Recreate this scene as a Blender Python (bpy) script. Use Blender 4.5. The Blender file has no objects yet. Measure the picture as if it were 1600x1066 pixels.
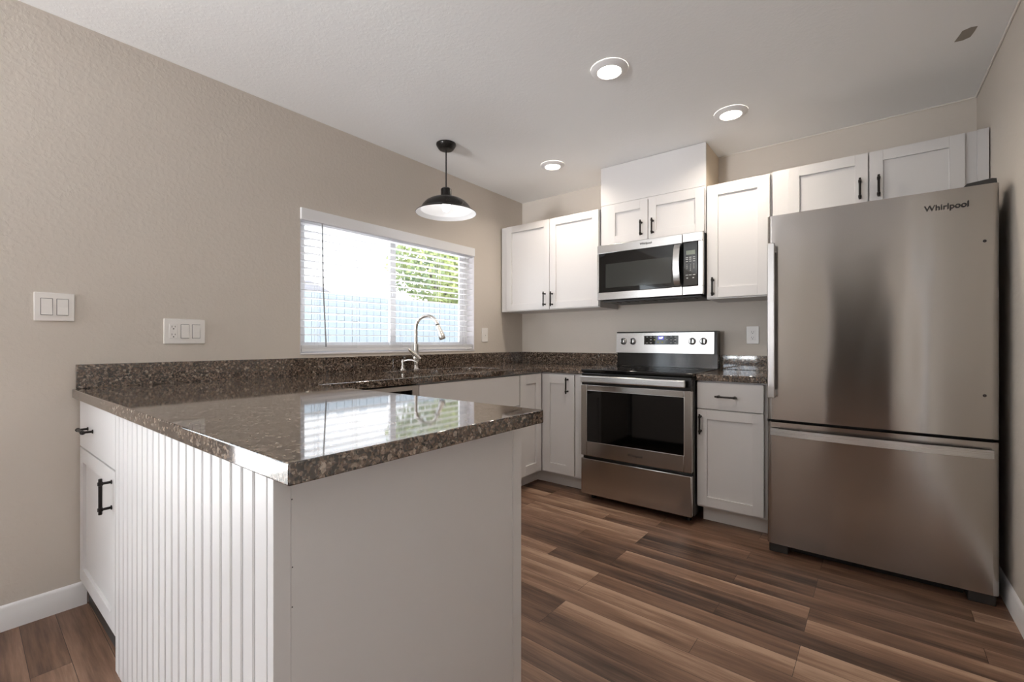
import bpy, bmesh, math, random
from mathutils import Vector, Matrix

# ------------------------------------------------------------------ camera, world, exposure
S = bpy.context.scene
COL = S.collection
random.seed(7)
W, H, YR = 3.095, 2.45, -7.2            # right wall x, ceiling height, rear wall y

cd = bpy.data.cameras.new('camera'); cam = bpy.data.objects.new('camera', cd); COL.objects.link(cam)
cd.sensor_width = 36.0; cd.lens = 704.9 / 1600 * 36.0; cd.clip_start = 0.02
cd.shift_y = 1.36 / 1600
cam.location = (2.6145, -3.502, 1.111)
cam.rotation_euler = (math.radians(90), 0, math.radians(38.05))
S.camera = cam
S.view_settings.view_transform = 'Standard'; S.view_settings.look = 'None'
S.view_settings.exposure = 0.75; S.view_settings.gamma = 1.0; S.view_settings.use_curve_mapping = False

wd = bpy.data.worlds.new('sky'); S.world = wd; wd.use_nodes = True
wn, wl = wd.node_tree.nodes, wd.node_tree.links
bg = wn['Background']
tc = wn.new('ShaderNodeTexCoord'); nz = wn.new('ShaderNodeTexNoise'); nz.inputs['Scale'].default_value = 3.0
nz.inputs['Detail'].default_value = 5
cr = wn.new('ShaderNodeValToRGB')
cr.color_ramp.elements[0].position = .40; cr.color_ramp.elements[0].color = (.80, .89, 1, 1)
cr.color_ramp.elements[1].position = .58; cr.color_ramp.elements[1].color = (.95, .97, 1, 1)
wl.new(tc.outputs['Generated'], nz.inputs['Vector']); wl.new(nz.outputs['Fac'], cr.inputs['Fac'])
wl.new(cr.outputs['Color'], bg.inputs['Color']); bg.inputs['Strength'].default_value = 2.0

def area(name, loc, rot, sx, sy, power, color):
    l = bpy.data.lights.new(name, 'AREA'); l.shape = 'RECTANGLE'; l.size = sx; l.size_y = sy
    l.energy = power; l.color = color
    o = bpy.data.objects.new(name, l); COL.objects.link(o); o.location = loc; o.rotation_euler = rot
    return o
R90 = math.pi / 2
# daylight standing outside the glass doors and windows of the dining end
area('daylight_side', (-0.60, -4.80, 1.35), (0, -R90, 0), 1.7, 2.3, 28, (.82, .94, 1))
# uplights added low outside the openings to brighten the ceiling
area('fill_uplight_side', (-1.60, -4.70, .05), (0, math.radians(-125), 0), 1.4, 2.8, 120, (.97, .98, 1))
area('fill_uplight_kitchen', (-1.30, -1.43, .25), (0, math.radians(-135), 0), 1.4, 3.0, 36, (.97, .98, 1))
area('fill_uplight_rear', (.50, YR - 3.6, .05), (math.radians(110), 0, 0), 2.2, 2.4, 1700, (.97, .98, 1))

# ------------------------------------------------------------------ materials
def new_mat(name):
    m = bpy.data.materials.new(name); m.use_nodes = True
    return m, m.node_tree.nodes, m.node_tree.links, m.node_tree.nodes['Principled BSDF']
def srgb(r, g, b):
    f = lambda c: (c / 255 / 12.92) if c / 255 <= .04045 else ((c / 255 + .055) / 1.055) ** 2.4
    return (f(r), f(g), f(b), 1)
def simple(name, col, rough=.5, metal=0, coat=0, bump=0, bscale=300, emit=None, estr=0, spec=.5):
    m, n, l, p = new_mat(name)
    p.inputs['Base Color'].default_value = col; p.inputs['Roughness'].default_value = rough
    p.inputs['Metallic'].default_value = metal; p.inputs['Coat Weight'].default_value = coat
    p.inputs['Specular IOR Level'].default_value = spec
    if emit: p.inputs['Emission Color'].default_value = emit; p.inputs['Emission Strength'].default_value = estr
    g = n.new('ShaderNodeNewGeometry'); t = n.new('ShaderNodeTexNoise'); t.inputs['Scale'].default_value = bscale
    l.new(g.outputs['Position'], t.inputs['Vector'])
    if bump:
        b = n.new('ShaderNodeBump'); b.inputs['Strength'].default_value = bump; b.inputs['Distance'].default_value = .002
        l.new(t.outputs['Fac'], b.inputs['Height']); l.new(b.outputs['Normal'], p.inputs['Normal'])
    else:
        mr = n.new('ShaderNodeMapRange'); mr.inputs['To Min'].default_value = max(0, rough - .03); mr.inputs['To Max'].default_value = rough + .03
        l.new(t.outputs['Fac'], mr.inputs['Value']); l.new(mr.outputs['Result'], p.inputs['Roughness'])
    return m

def plaster(name, col, strength, scale=55):
    """painted drywall with an orange-peel / knock-down texture"""
    m, n, l, p = new_mat(name)
    p.inputs['Base Color'].default_value = col; p.inputs['Roughness'].default_value = .62
    p.inputs['Specular IOR Level'].default_value = .35
    g = n.new('ShaderNodeNewGeometry')
    t1 = n.new('ShaderNodeTexNoise'); t1.inputs['Scale'].default_value = scale; t1.inputs['Detail'].default_value = 4
    t2 = n.new('ShaderNodeTexNoise'); t2.inputs['Scale'].default_value = scale * .28; t2.inputs['Detail'].default_value = 3
    r = n.new('ShaderNodeValToRGB'); r.color_ramp.elements[0].position = .46; r.color_ramp.elements[1].position = .62
    ad = n.new('ShaderNodeMath'); ad.operation = 'ADD'
    l.new(g.outputs['Position'], t1.inputs['Vector']); l.new(g.outputs['Position'], t2.inputs['Vector'])
    l.new(t1.outputs['Fac'], r.inputs['Fac']); l.new(r.outputs['Color'], ad.inputs[0]); l.new(t2.outputs['Fac'], ad.inputs[1])
    b = n.new('ShaderNodeBump'); b.inputs['Strength'].default_value = strength; b.inputs['Distance'].default_value = .0025
    l.new(ad.outputs['Value'], b.inputs['Height']); l.new(b.outputs['Normal'], p.inputs['Normal'])
    return m

def granite():
    m, n, l, p = new_mat('speckled_granite')
    g = n.new('ShaderNodeNewGeometry')
    w = n.new('ShaderNodeTexNoise'); w.inputs['Scale'].default_value = 60; w.inputs['Detail'].default_value = 2
    mx = n.new('ShaderNodeVectorMath'); mx.operation = 'MULTIPLY_ADD'
    mx.inputs[1].default_value = (.012, .012, .012)
    l.new(g.outputs['Position'], w.inputs['Vector']); l.new(w.outputs['Color'], mx.inputs[0]); l.new(g.outputs['Position'], mx.inputs[2])
    def vor(scale):
        v = n.new('ShaderNodeTexVoronoi'); v.inputs['Scale'].default_value = scale
        l.new(mx.outputs[0], v.inputs['Vector'])
        s = n.new('ShaderNodeSeparateColor'); l.new(v.outputs['Color'], s.inputs['Color']); return s
    v1, v2 = vor(115), vor(230)
    r1 = n.new('ShaderNodeValToRGB'); r1.color_ramp.interpolation = 'CONSTANT'
    e = r1.color_ramp.elements
    e[0].position = 0; e[0].color = srgb(24, 19, 17)
    e[1].position = .34; e[1].color = srgb(48, 38, 33)
    for pos, c in ((.52, srgb(86, 71, 60)), (.68, srgb(112, 95, 81)), (.84, srgb(138, 120, 105)), (.95, srgb(178, 164, 150))):
        q = e.new(pos); q.color = c
    l.new(v1.outputs['Red'], r1.inputs['Fac'])
    r2 = n.new('ShaderNodeValToRGB'); r2.color_ramp.interpolation = 'CONSTANT'
    e = r2.color_ramp.elements
    e[0].position = 0; e[0].color = srgb(22, 18, 16); e[1].position = .5; e[1].color = srgb(120, 100, 86)
    q = e.new(.85); q.color = srgb(160, 146, 132)
    l.new(v2.outputs['Green'], r2.inputs['Fac'])
    mxc = n.new('ShaderNodeMix'); mxc.data_type = 'RGBA'; mxc.inputs['Factor'].default_value = .45
    l.new(r1.outputs['Color'], mxc.inputs[6]); l.new(r2.outputs['Color'], mxc.inputs[7])
    l.new(mxc.outputs[2], p.inputs['Base Color'])
    p.inputs['Roughness'].default_value = .05; p.inputs['IOR'].default_value = 2.0
    t = n.new('ShaderNodeTexNoise'); t.inputs['Scale'].default_value = 38; t.inputs['Detail'].default_value = 3
    l.new(g.outputs['Position'], t.inputs['Vector'])
    b = n.new('ShaderNodeBump'); b.inputs['Strength'].default_value = .015; b.inputs['Distance'].default_value = .0008
    l.new(t.outputs['Fac'], b.inputs['Height']); l.new(b.outputs['Normal'], p.inputs['Normal'])
    return m

def planks(name, tones, angle):
    """printed wood planks: long strips along x, staggered joints, streaky grain"""
    m, n, l, p = new_mat(name)
    g = n.new('ShaderNodeNewGeometry')
    mp = n.new('ShaderNodeMapping'); mp.inputs['Rotation'].default_value = (0, 0, angle)
    l.new(g.outputs['Position'], mp.inputs['Vector'])
    br = n.new('ShaderNodeTexBrick'); br.offset = .37; br.offset_frequency = 3; br.squash = 1
    br.inputs['Color1'].default_value = (0, 0, 0, 1); br.inputs['Color2'].default_value = (1, 1, 1, 1); br.inputs['Mortar'].default_value = (.5, .5, .5, 1)
    br.inputs['Scale'].default_value = 1; br.inputs['Mortar Size'].default_value = .0008; br.inputs['Mortar Smooth'].default_value = .1
    br.inputs['Brick Width'].default_value = .82; br.inputs['Row Height'].default_value = .100
    l.new(mp.outputs['Vector'], br.inputs['Vector'])
    sx = n.new('ShaderNodeSeparateXYZ'); l.new(mp.outputs['Vector'], sx.inputs['Vector'])
    sc = n.new('ShaderNodeSeparateColor'); l.new(br.outputs['Color'], sc.inputs['Color'])
    # grain coordinates shifted per plank
    off = n.new('ShaderNodeVectorMath'); off.operation = 'MULTIPLY_ADD'; off.inputs[1].default_value = (7, 13, 0)
    l.new(br.outputs['Color'], off.inputs[0]); l.new(mp.outputs['Vector'], off.inputs[2])
    st = n.new('ShaderNodeMapping'); st.inputs['Scale'].default_value = (1.6, 26, 1)
    l.new(off.outputs[0], st.inputs['Vector'])
    gr = n.new('ShaderNodeTexNoise'); gr.inputs['Scale'].default_value = 1.6; gr.inputs['Detail'].default_value = 7; gr.inputs['Roughness'].default_value = .62
    l.new(st.outputs['Vector'], gr.inputs['Vector'])
    st2 = n.new('ShaderNodeMapping'); st2.inputs['Scale'].default_value = (.9, 6.5, 1)
    l.new(off.outputs[0], st2.inputs['Vector'])
    gb = n.new('ShaderNodeTexNoise'); gb.inputs['Scale'].default_value = 2.1; gb.inputs['Detail'].default_value = 3
    l.new(st2.outputs['Vector'], gb.inputs['Vector'])
    def mul(a, k):
        q = n.new('ShaderNodeMath'); q.operation = 'MULTIPLY'; q.inputs[1].default_value = k; l.new(a, q.inputs[0]); return q.outputs[0]
    def add(a, b):
        q = n.new('ShaderNodeMath'); q.operation = 'ADD'; l.new(a, q.inputs[0]); l.new(b, q.inputs[1]); return q.outputs[0]
    fr_ = n.new('ShaderNodeMath'); fr_.operation = 'DIVIDE'; fr_.inputs[1].default_value = .100; l.new(sx.outputs['Y'], fr_.inputs[0])
    fc = n.new('ShaderNodeMath'); fc.operation = 'FRACT'; l.new(fr_.outputs[0], fc.inputs[0])
    pw = n.new('ShaderNodeMath'); pw.operation = 'POWER'; pw.inputs[1].default_value = 3; l.new(fc.outputs[0], pw.inputs[0])
    st3 = n.new('ShaderNodeMapping'); st3.inputs['Scale'].default_value = (7, 140, 1)
    l.new(off.outputs[0], st3.inputs['Vector'])
    g3 = n.new('ShaderNodeTexNoise'); g3.inputs['Scale'].default_value = 1.0; g3.inputs['Detail'].default_value = 4; g3.inputs['Roughness'].default_value = .7
    l.new(st3.outputs['Vector'], g3.inputs['Vector'])
    edge = mul(pw.outputs[0], .15)
    val = add(mul(g3.outputs['Fac'], .30), add(edge, add(add(mul(gr.outputs['Fac'], .46), mul(gb.outputs['Fac'], .60)), mul(sc.outputs['Red'], .36))))
    r = n.new('ShaderNodeValToRGB'); e = r.color_ramp.elements
    e[0].position = 0; e[0].color = tones[0]; e[1].position = 1; e[1].color = tones[-1]
    for i, c in enumerate(tones[1:-1]):
        q = e.new((i + 1) / (len(tones) - 1)); q.color = c
    nm = n.new('ShaderNodeMapRange'); nm.inputs['From Min'].default_value = .54; nm.inputs['From Max'].default_value = 1.15
    l.new(val, nm.inputs['Value']); l.new(nm.outputs['Result'], r.inputs['Fac'])
    mo = n.new('ShaderNodeMix'); mo.data_type = 'RGBA'; mo.inputs[7].default_value = tones[0]
    l.new(br.outputs['Fac'], mo.inputs['Factor']); l.new(r.outputs['Color'], mo.inputs[6])
    l.new(mo.outputs[2], p.inputs['Base Color'])
    p.inputs['Roughness'].default_value = .42; p.inputs['Specular IOR Level'].default_value = .4
    b = n.new('ShaderNodeBump'); b.inputs['Strength'].default_value = .15; b.inputs['Distance'].default_value = .001
    l.new(gr.outputs['Fac'], b.inputs['Height']); l.new(b.outputs['Normal'], p.inputs['Normal'])
    return m

def steel(name, col, rough, aniso, wave=0, tangent=(0, 0, 1)):
    m, n, l, p = new_mat(name)
    p.inputs['Base Color'].default_value = col; p.inputs['Metallic'].default_value = 1
    p.inputs['Roughness'].default_value = rough; p.inputs['Anisotropic'].default_value = aniso
    tv = n.new('ShaderNodeCombineXYZ')
    for i in range(3): tv.inputs[i].default_value = tangent[i]
    l.new(tv.outputs[0], p.inputs['Tangent'])
    g = n.new('ShaderNodeNewGeometry')
    mp = n.new('ShaderNodeMapping'); mp.inputs['Scale'].default_value = (3, 3, 900); l.new(g.outputs['Position'], mp.inputs['Vector'])
    t = n.new('ShaderNodeTexNoise'); t.inputs['Scale'].default_value = 1; t.inputs['Detail'].default_value = 2
    l.new(mp.outputs['Vector'], t.inputs['Vector'])
    mr = n.new('ShaderNodeMapRange'); mr.inputs['To Min'].default_value = rough * .92; mr.inputs['To Max'].default_value = rough * 1.08
    l.new(t.outputs['Fac'], mr.inputs['Value']); l.new(mr.outputs['Result'], p.inputs['Roughness'])
    if wave:
        mp2 = n.new('ShaderNodeMapping'); mp2.inputs['Scale'].default_value = (3.4, 1, .8); l.new(g.outputs['Position'], mp2.inputs['Vector'])
        t2 = n.new('ShaderNodeTexNoise'); t2.inputs['Scale'].default_value = 1.6; t2.inputs['Detail'].default_value = 1
        l.new(mp2.outputs['Vector'], t2.inputs['Vector'])
        b = n.new('ShaderNodeBump'); b.inputs['Strength'].default_value = wave; b.inputs['Distance'].default_value = .02
        l.new(t2.outputs['Fac'], b.inputs['Height']); l.new(b.outputs['Normal'], p.inputs['Normal'])
    return m

def pane_glass(name, tint=(1, 1, 1, 1)):
    m = bpy.data.materials.new(name); m.use_nodes = True; n, l = m.node_tree.nodes, m.node_tree.links
    n.remove(n['Principled BSDF'])
    t = n.new('ShaderNodeBsdfTransparent'); t.inputs['Color'].default_value = tint
    gl = n.new('ShaderNodeBsdfGlossy'); gl.inputs['Roughness'].default_value = .01
    lw = n.new('ShaderNodeLayerWeight'); lw.inputs['Blend'].default_value = .5        # Schlick reflectance of thin glass
    pw = n.new('ShaderNodeMath'); pw.operation = 'POWER'; pw.inputs[1].default_value = 5
    fr = n.new('ShaderNodeMath'); fr.operation = 'MULTIPLY_ADD'; fr.inputs[1].default_value = .94; fr.inputs[2].default_value = .04
    l.new(lw.outputs['Facing'], pw.inputs[0]); l.new(pw.outputs[0], fr.inputs[0])
    mx = n.new('ShaderNodeMixShader')
    l.new(fr.outputs[0], mx.inputs['Fac']); l.new(t.outputs[0], mx.inputs[1]); l.new(gl.outputs[0], mx.inputs[2])
    l.new(mx.outputs[0], n['Material Output'].inputs['Surface'])
    return m

M = {}
M['wall'] = plaster('greige_wall_paint', srgb(210, 201, 191), .15)
M['ceiling'] = plaster('flat_ceiling_paint', srgb(246, 246, 246), .11, 70)
M['reveal'] = simple('white_reveal_paint', srgb(232, 228, 230), .6)
M['floor'] = planks('brown_wood_planks', (srgb(40, 28, 22), srgb(78, 57, 45), srgb(110, 83, 67), srgb(136, 106, 87), srgb(172, 143, 121)), math.radians(1.2))
M['white'] = simple('white_cabinet_paint', srgb(212, 209, 208), .38, bump=.03, bscale=500)
M['toe'] = simple('white_toe_board', srgb(214, 208, 203), .55)
M['trimwhite'] = simple('white_trim_paint', srgb(236, 234, 234), .4)
M['raw'] = simple('unpainted_wood_side', srgb(206, 190, 168), .6)
M['granite'] = granite()
M['steel'] = steel('brushed_stainless', (.43, .405, .385, 1), .16, .95, wave=.16)
M['steelflat'] = steel('stainless_trim', (.66, .65, .64, 1), .26, .55)
M['nickel'] = steel('brushed_nickel', (.68, .65, .62, 1), .22, .3)
M['barsteel'] = steel('satin_stainless_bar', (.50, .49, .48, 1), .34, .3)
M['dishsteel'] = simple('satin_dishwasher_steel', srgb(165, 158, 152), .45, metal=.1)
M['chrome'] = steel('bright_stainless_bar', (.64, .635, .63, 1), .28, .3)
M['blackmetal'] = simple('oil_rubbed_black_metal', srgb(36, 31, 29), .38, metal=.6)
M['lampblack'] = simple('black_lamp_enamel', srgb(30, 27, 25), .28, metal=.3)
M['lampwhite'] = simple('white_lamp_enamel', srgb(245, 245, 245), .35)
M['black'] = simple('black_appliance_enamel', srgb(13, 13, 13), .22)
M['blackglass'] = simple('black_glass', srgb(6, 6, 6), .04)
M['guardblack'] = simple('glossy_black_enamel', srgb(10, 10, 10), .1)
M['cooktop'] = simple('black_ceramic_glass', srgb(8, 8, 8), .06)
M['ovenglass'] = simple('dark_window_glass', srgb(48, 50, 48), .10)
M['matteblack'] = simple('matte_black_plastic', srgb(18, 17, 17), .6)
M['darkgrey'] = simple('dark_grey_plastic', srgb(56, 54, 52), .5)
M['plastic'] = simple('white_switch_plastic', srgb(238, 234, 230), .35)
M['slot'] = simple('dark_slot', srgb(40, 34, 32), .7)
M['vinyl'] = simple('white_window_vinyl', srgb(240, 240, 242), .4)
M['slat'] = simple('white_blind_slat', srgb(236, 236, 238), .45)
M['cord'] = simple('white_cord', srgb(232, 232, 232), .8)
M['wand'] = simple('grey_clear_wand', srgb(150, 152, 154), .25)
M['glass'] = pane_glass('window_glass')
M['led'] = simple('recessed_lamp_lens', (1, 1, 1, 1), .5, emit=(1, .90, .76, 1), estr=14)
M['bulb'] = simple('frosted_bulb', (1, 1, 1, 1), .5, emit=(1, .97, .95, 1), estr=7)
M['display'] = simple('blue_clock_digits', (0, 0, 0, 1), .4, emit=(.55, .6, 1, 1), estr=2.5)
M['displayglow'] = simple('blue_display_screen', (.01, .01, .06, 1), .2, emit=(.08, .06, .55, 1), estr=.8)
M['lcd'] = simple('grey_green_display', srgb(120, 128, 116), .3)
M['mark'] = simple('pale_panel_print', srgb(170, 170, 168), .5)
M['yellowmark'] = simple('yellow_panel_print', srgb(170, 160, 60), .5)
M['logo'] = simple('dark_logo_print', srgb(34, 30, 28), .4)
M['caulk'] = simple('pale_caulk', srgb(226, 220, 212), .5)
M['patch'] = simple('grey_putty', srgb(150, 143, 134), .8)
M['grass'] = simple('pale_paving', srgb(205, 202, 196), .9, bump=.3, bscale=80)
M['fence'] = simple('weathered_fence_board', srgb(150, 160, 168), .85, bump=.3, bscale=40)
M['siding'] = simple('pale_house_siding', srgb(205, 208, 214), .8)
M['roof'] = simple('grey_shingles', srgb(140, 138, 142), .9, bump=.5, bscale=30)
M['bark'] = simple('tree_bark', srgb(92, 78, 66), .9, bump=.6, bscale=40)
M['darkwin'] = simple('dark_house_pane', srgb(88, 110, 128), .15)
def leafmat():
    m, n, l, p = new_mat('yellow_green_leaves')
    g = n.new('ShaderNodeNewGeometry'); t = n.new('ShaderNodeTexNoise'); t.inputs['Scale'].default_value = 1.3
    r = n.new('ShaderNodeValToRGB'); e = r.color_ramp.elements
    e[0].position = .35; e[0].color = srgb(104, 126, 88); e[1].position = .65; e[1].color = srgb(184, 194, 122)
    l.new(g.outputs['Position'], t.inputs['Vector']); l.new(t.outputs['Fac'], r.inputs['Fac']); l.new(r.outputs['Color'], p.inputs['Base Color'])
    p.inputs['Roughness'].default_value = .6; return m
M['leaf'] = leafmat()

# ------------------------------------------------------------------ mesh builder
class MB:
    def __init__(s, xf=None): s.bm = bmesh.new(); s.flat = s.bm.faces.layers.int.new('flat'); s.xf = xf or (lambda a, b, c: (a, b, c))
    def P(s, p): return Vector(s.xf(*p))
    def box(s, a0, a1, b0, b1, c0, c1, bev=0, seg=2):
        p, q = s.P((a0, b0, c0)), s.P((a1, b1, c1))
        lo = Vector(map(min, p, q)); hi = Vector(map(max, p, q))
        vs = [s.bm.verts.new((x, y, z)) for x in (lo.x, hi.x) for y in (lo.y, hi.y) for z in (lo.z, hi.z)]
        fs = [s.bm.faces.new([vs[i] for i in f]) for f in ((0, 1, 3, 2), (4, 6, 7, 5), (0, 4, 5, 1), (2, 3, 7, 6), (0, 2, 6, 4), (1, 5, 7, 3))]
        for f in fs: f[s.flat] = 1
        if bev:
            bev = min(bev, .49 * min(hi - lo))
            es = {e for f in fs for e in f.edges}
            r_ = bmesh.ops.bevel(s.bm, geom=list(es) + vs, offset=bev, segments=seg, profile=.5, affect='EDGES', clamp_overlap=True)
            for f in r_['faces']: f[s.flat] = 0
        return s
    def ring(s, c, u, v, r, n): return [s.bm.verts.new(c + (u * math.cos(2 * math.pi * i / n) + v * math.sin(2 * math.pi * i / n)) * r) for i in range(n)]
    def skin(s, rings, cap0=True, cap1=True):
        n = len(rings[0])
        for A, B in zip(rings, rings[1:]):
            for i in range(n): s.bm.faces.new((A[i], A[(i + 1) % n], B[(i + 1) % n], B[i]))
        if cap0: s.bm.faces.new(rings[0][::-1])
        if cap1: s.bm.faces.new(rings[-1])
    def tube(s, pts, r, n=14, caps=True):
        pts = [s.P(p) for p in pts]; rs = r if isinstance(r, (list, tuple)) else [r] * len(pts)
        d = (pts[1] - pts[0]).normalized(); u = d.orthogonal().normalized(); rings = []
        for i, p in enumerate(pts):
            a = pts[max(i - 1, 0)]; b = pts[min(i + 1, len(pts) - 1)]
            d = (b - a).normalized(); u = (u - d * u.dot(d)).normalized()
            rings.append(s.ring(p, u, d.cross(u), rs[i], n))
        s.skin(rings, caps, caps); return s
    def cyl(s, p, q, r, n=24, r1=None): return s.tube([p, q], [r, r if r1 is None else r1], n)
    def lathe(s, prof, c, n=48, cap0=False, cap1=False, ax=None):
        """revolve (radius, height) about an axis through c"""
        c = s.P(c); ax = (Vector(ax) if ax else Vector((0, 0, 1))).normalized(); u = ax.orthogonal().normalized(); v = ax.cross(u)
        s.skin([s.ring(c + ax * z, u, v, max(r, 1e-5), n) for r, z in prof], cap0, cap1); return s
    def prism(s, poly, lo, hi, plane='xy'):
        mk = {'xy': lambda a, b, t: (a, b, t), 'xz': lambda a, b, t: (a, t, b), 'yz': lambda a, b, t: (t, a, b)}[plane]
        A = [s.bm.verts.new(s.P(mk(a, b, lo))) for a, b in poly]; B = [s.bm.verts.new(s.P(mk(a, b, hi))) for a, b in poly]
        s.skin([A, B]); return s
    def obj(s, name, mat, parent=None, smooth=30):
        bm = s.bm; bmesh.ops.recalc_face_normals(bm, faces=bm.faces[:])
        for f in bm.faces: f.smooth = bool(smooth) and not f[s.flat]
        bm.faces.layers.int.remove(s.flat)
        off = WORLD.get(parent.name, Vector((0, 0, 0))) if parent else Vector((0, 0, 0))
        if off.length: bmesh.ops.translate(bm, verts=bm.verts[:], vec=-off)
        me = bpy.data.meshes.new(name); bm.to_mesh(me); bm.free()
        for mm in (mat if isinstance(mat, (list, tuple)) else [mat]): me.materials.append(mm)
        if smooth:
            flags = [p.use_smooth for p in me.polygons]
            me.set_sharp_from_angle(angle=math.radians(smooth))     # this resets the face flags
            me.polygons.foreach_set('use_smooth', flags)
        o = bpy.data.objects.new(name, me); COL.objects.link(o)
        if parent: o.parent = parent; WORLD[o.name] = off
        return o
WORLD = {}
def thing(name, label, cat, loc, group=None):
    o = bpy.data.objects.new(name, None); COL.objects.link(o); o.location = loc; o.empty_display_size = .1
    WORLD[o.name] = Vector(loc); return tag(o, label, cat, group)
def tag(o, label, cat, group=None):
    o['label'] = label; o['category'] = cat
    if group: o['group'] = group
    return o
def struct(o): o['kind'] = 'structure'; return o
def lab(o, t): o['label'] = t; return o
def text_mesh(name, body, size, mat, parent, origin, ux, uz, bold=0, align='CENTER', depth=.0006):
    """lettering as real, slightly raised mesh; ux, uz = reading direction and up direction"""
    cu = bpy.data.curves.new(name, 'FONT'); cu.body = body; cu.size = size; cu.extrude = depth; cu.offset = bold
    cu.align_x = align; cu.align_y = 'CENTER'
    t = bpy.data.objects.new(name + '_curve', cu); COL.objects.link(t)
    bpy.context.view_layer.update()
    me = bpy.data.meshes.new_from_object(t.evaluated_get(bpy.context.evaluated_depsgraph_get()))
    bpy.data.objects.remove(t); bpy.data.curves.remove(cu)
    ux, uz = Vector(ux).normalized(), Vector(uz).normalized(); nn = ux.cross(uz)
    off = WORLD[parent.name]
    for v in me.vertices: v.co = Vector(origin) + ux * v.co.x + uz * v.co.y + nn * v.co.z - off
    me.materials.clear(); me.materials.append(mat)
    o = bpy.data.objects.new(name, me); COL.objects.link(o); o.parent = parent; WORLD[o.name] = off; return o

# local frames: (u along the face, d out of the face, z up)
def face_y(plane): return lambda u, d, z: (u, plane - d, z)          # faces -y, into the room
def face_x(plane): return lambda u, d, z: (plane + d, u, z)          # faces +x
def shaker(name, xf, u0, u1, z0, z1, parent, th=.02, st=.057, rec=.011, mat='white', d0=0):
    m = MB(xf)
    m.box(u0, u0 + st, d0, d0 + th, z0, z1, .0012); m.box(u1 - st, u1, d0, d0 + th, z0, z1, .0012)
    m.box(u0 + st, u1 - st, d0, d0 + th, z0, z0 + st, .0012); m.box(u0 + st, u1 - st, d0, d0 + th, z1 - st, z1, .0012)
    m.box(u0 + st - .004, u1 - st + .004, d0 + .001, d0 + th - rec, z0 + st - .004, z1 - st + .004)
    return m.obj(name, M[mat], parent)
def slab(name, xf, u0, u1, z0, z1, parent, th=.02, mat='white', d0=0):
    return MB(xf).box(u0, u1, d0, d0 + th, z0, z1, .0018).obj(name, M[mat], parent)
def pull(xf, u, z, vertical, parent, length=.122, d0=.02):
    """round black bar pull with two posts and collars"""
    m = MB(xf); r = .0056; pr = d0 + .030; h = length / 2; k = h * .72
    f = (lambda t, d: (u, d, z + t)) if vertical else (lambda t, d: (u + t, d, z))
    m.tube([f(-h, pr), f(-h + .001, pr), f(h - .001, pr), f(h, pr)], [r * .8, r, r, r * .8], 14)
    for s in (-k, k):
        m.tube([f(s, d0), f(s, pr)], .0045, 10)
        m.tube([f(s - .007, pr), f(s - .005, pr), f(s + .005, pr), f(s + .007, pr)], [.0056, .0078, .0078, .0056], 14)
        m.tube([f(s, d0), f(s, d0 + .003)], .0075, 12)
    return lab(m.obj('handle', M['blackmetal'], parent), 'black bar handle')

# ------------------------------------------------------------------ setting: floor, ceiling, walls, windows
def grid_wall(plane_axis, t0, t1, a0, a1, z0, z1, holes):
    """one wall slab with rectangular openings"""
    m = MB()
    As = sorted({a0, a1, *[h[0] for h in holes], *[h[1] for h in holes]}); Zs = sorted({z0, z1, *[h[2] for h in holes], *[h[3] for h in holes]})
    for i in range(len(As) - 1):
        for j in range(len(Zs) - 1):
            ca, cz = (As[i] + As[i + 1]) / 2, (Zs[j] + Zs[j + 1]) / 2
            if any(h[0] < ca < h[1] and h[2] < cz < h[3] for h in holes): continue
            if plane_axis == 'x': m.box(t0, t1, As[i], As[i + 1], Zs[j], Zs[j + 1])
            else: m.box(As[i], As[i + 1], t0, t1, Zs[j], Zs[j + 1])
    bmesh.ops.remove_doubles(m.bm, verts=m.bm.verts[:], dist=1e-5)
    seen = {}                                                        # drop the faces two blocks share
    for f in m.bm.faces: seen.setdefault(tuple(sorted(v.index for v in f.verts)), []).append(f)
    m.bm.verts.index_update(); seen = {}
    for f in m.bm.faces: seen.setdefault(frozenset(v.index for v in f.verts), []).append(f)
    bmesh.ops.delete(m.bm, geom=[f for fs in seen.values() if len(fs) > 1 for f in fs], context='FACES')
    return m
KW = (-2.182, -.682, 1.035, 1.905)                                   # kitchen window opening
PD = (-5.85, -3.74, 0.0, 2.06)                                       # patio door opening
RW = (.06, .84, .85, 2.2)                                           # added rear window opening
HD = (1.95, 2.95, 0.0, 2.05)                                         # added hall doorway
struct(MB().box(-.14, W + .12, YR - .12, .12, -.10, 0).obj('floor', M['floor'], None, 0))
struct(MB().box(-.14, W + .12, YR - .12, .12, H, H + .12).obj('ceiling', M['ceiling'], None, 0))
struct(grid_wall('x', -.14, 0, YR - .12, .12, 0, H, [KW, PD]).obj('wall_left', M['wall'], None, 0))
struct(MB().box(0, W, 0, .12, 0, H).obj('wall_back', M['wall'], None, 0))
struct(MB().box(W, W + .12, YR - .12, .12, 0, H).obj('wall_right', M['wall'], None, 0))
struct(grid_wall('y', YR - .12, YR, 0, W, 0, H, [RW, HD]).obj('wall_rear', M['wall'], None, 0))

def baseboard(name, xf, u0, u1):
    m = MB(xf)
    prof = [(0, 0), (.014, 0), (.014, .072), (.010, .082), (.010, .088), (.005, .094), (0, .096)]
    A = [m.bm.verts.new(m.P((u0, d, z))) for d, z in prof]; B = [m.bm.verts.new(m.P((u1, d, z))) for d, z in prof]
    m.skin([A, B]); return struct(m.obj(name, M['trimwhite'], None, 40))
baseboard('baseboard_left', face_x(0), -3.73, -3.106)
baseboard('baseboard_right', lambda u, d, z: (W - d, u, z), -3.325, -.02)
baseboard('baseboard_rear', lambda u, d, z: (u, YR + d, z), 0, HD[0] - .07)
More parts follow.
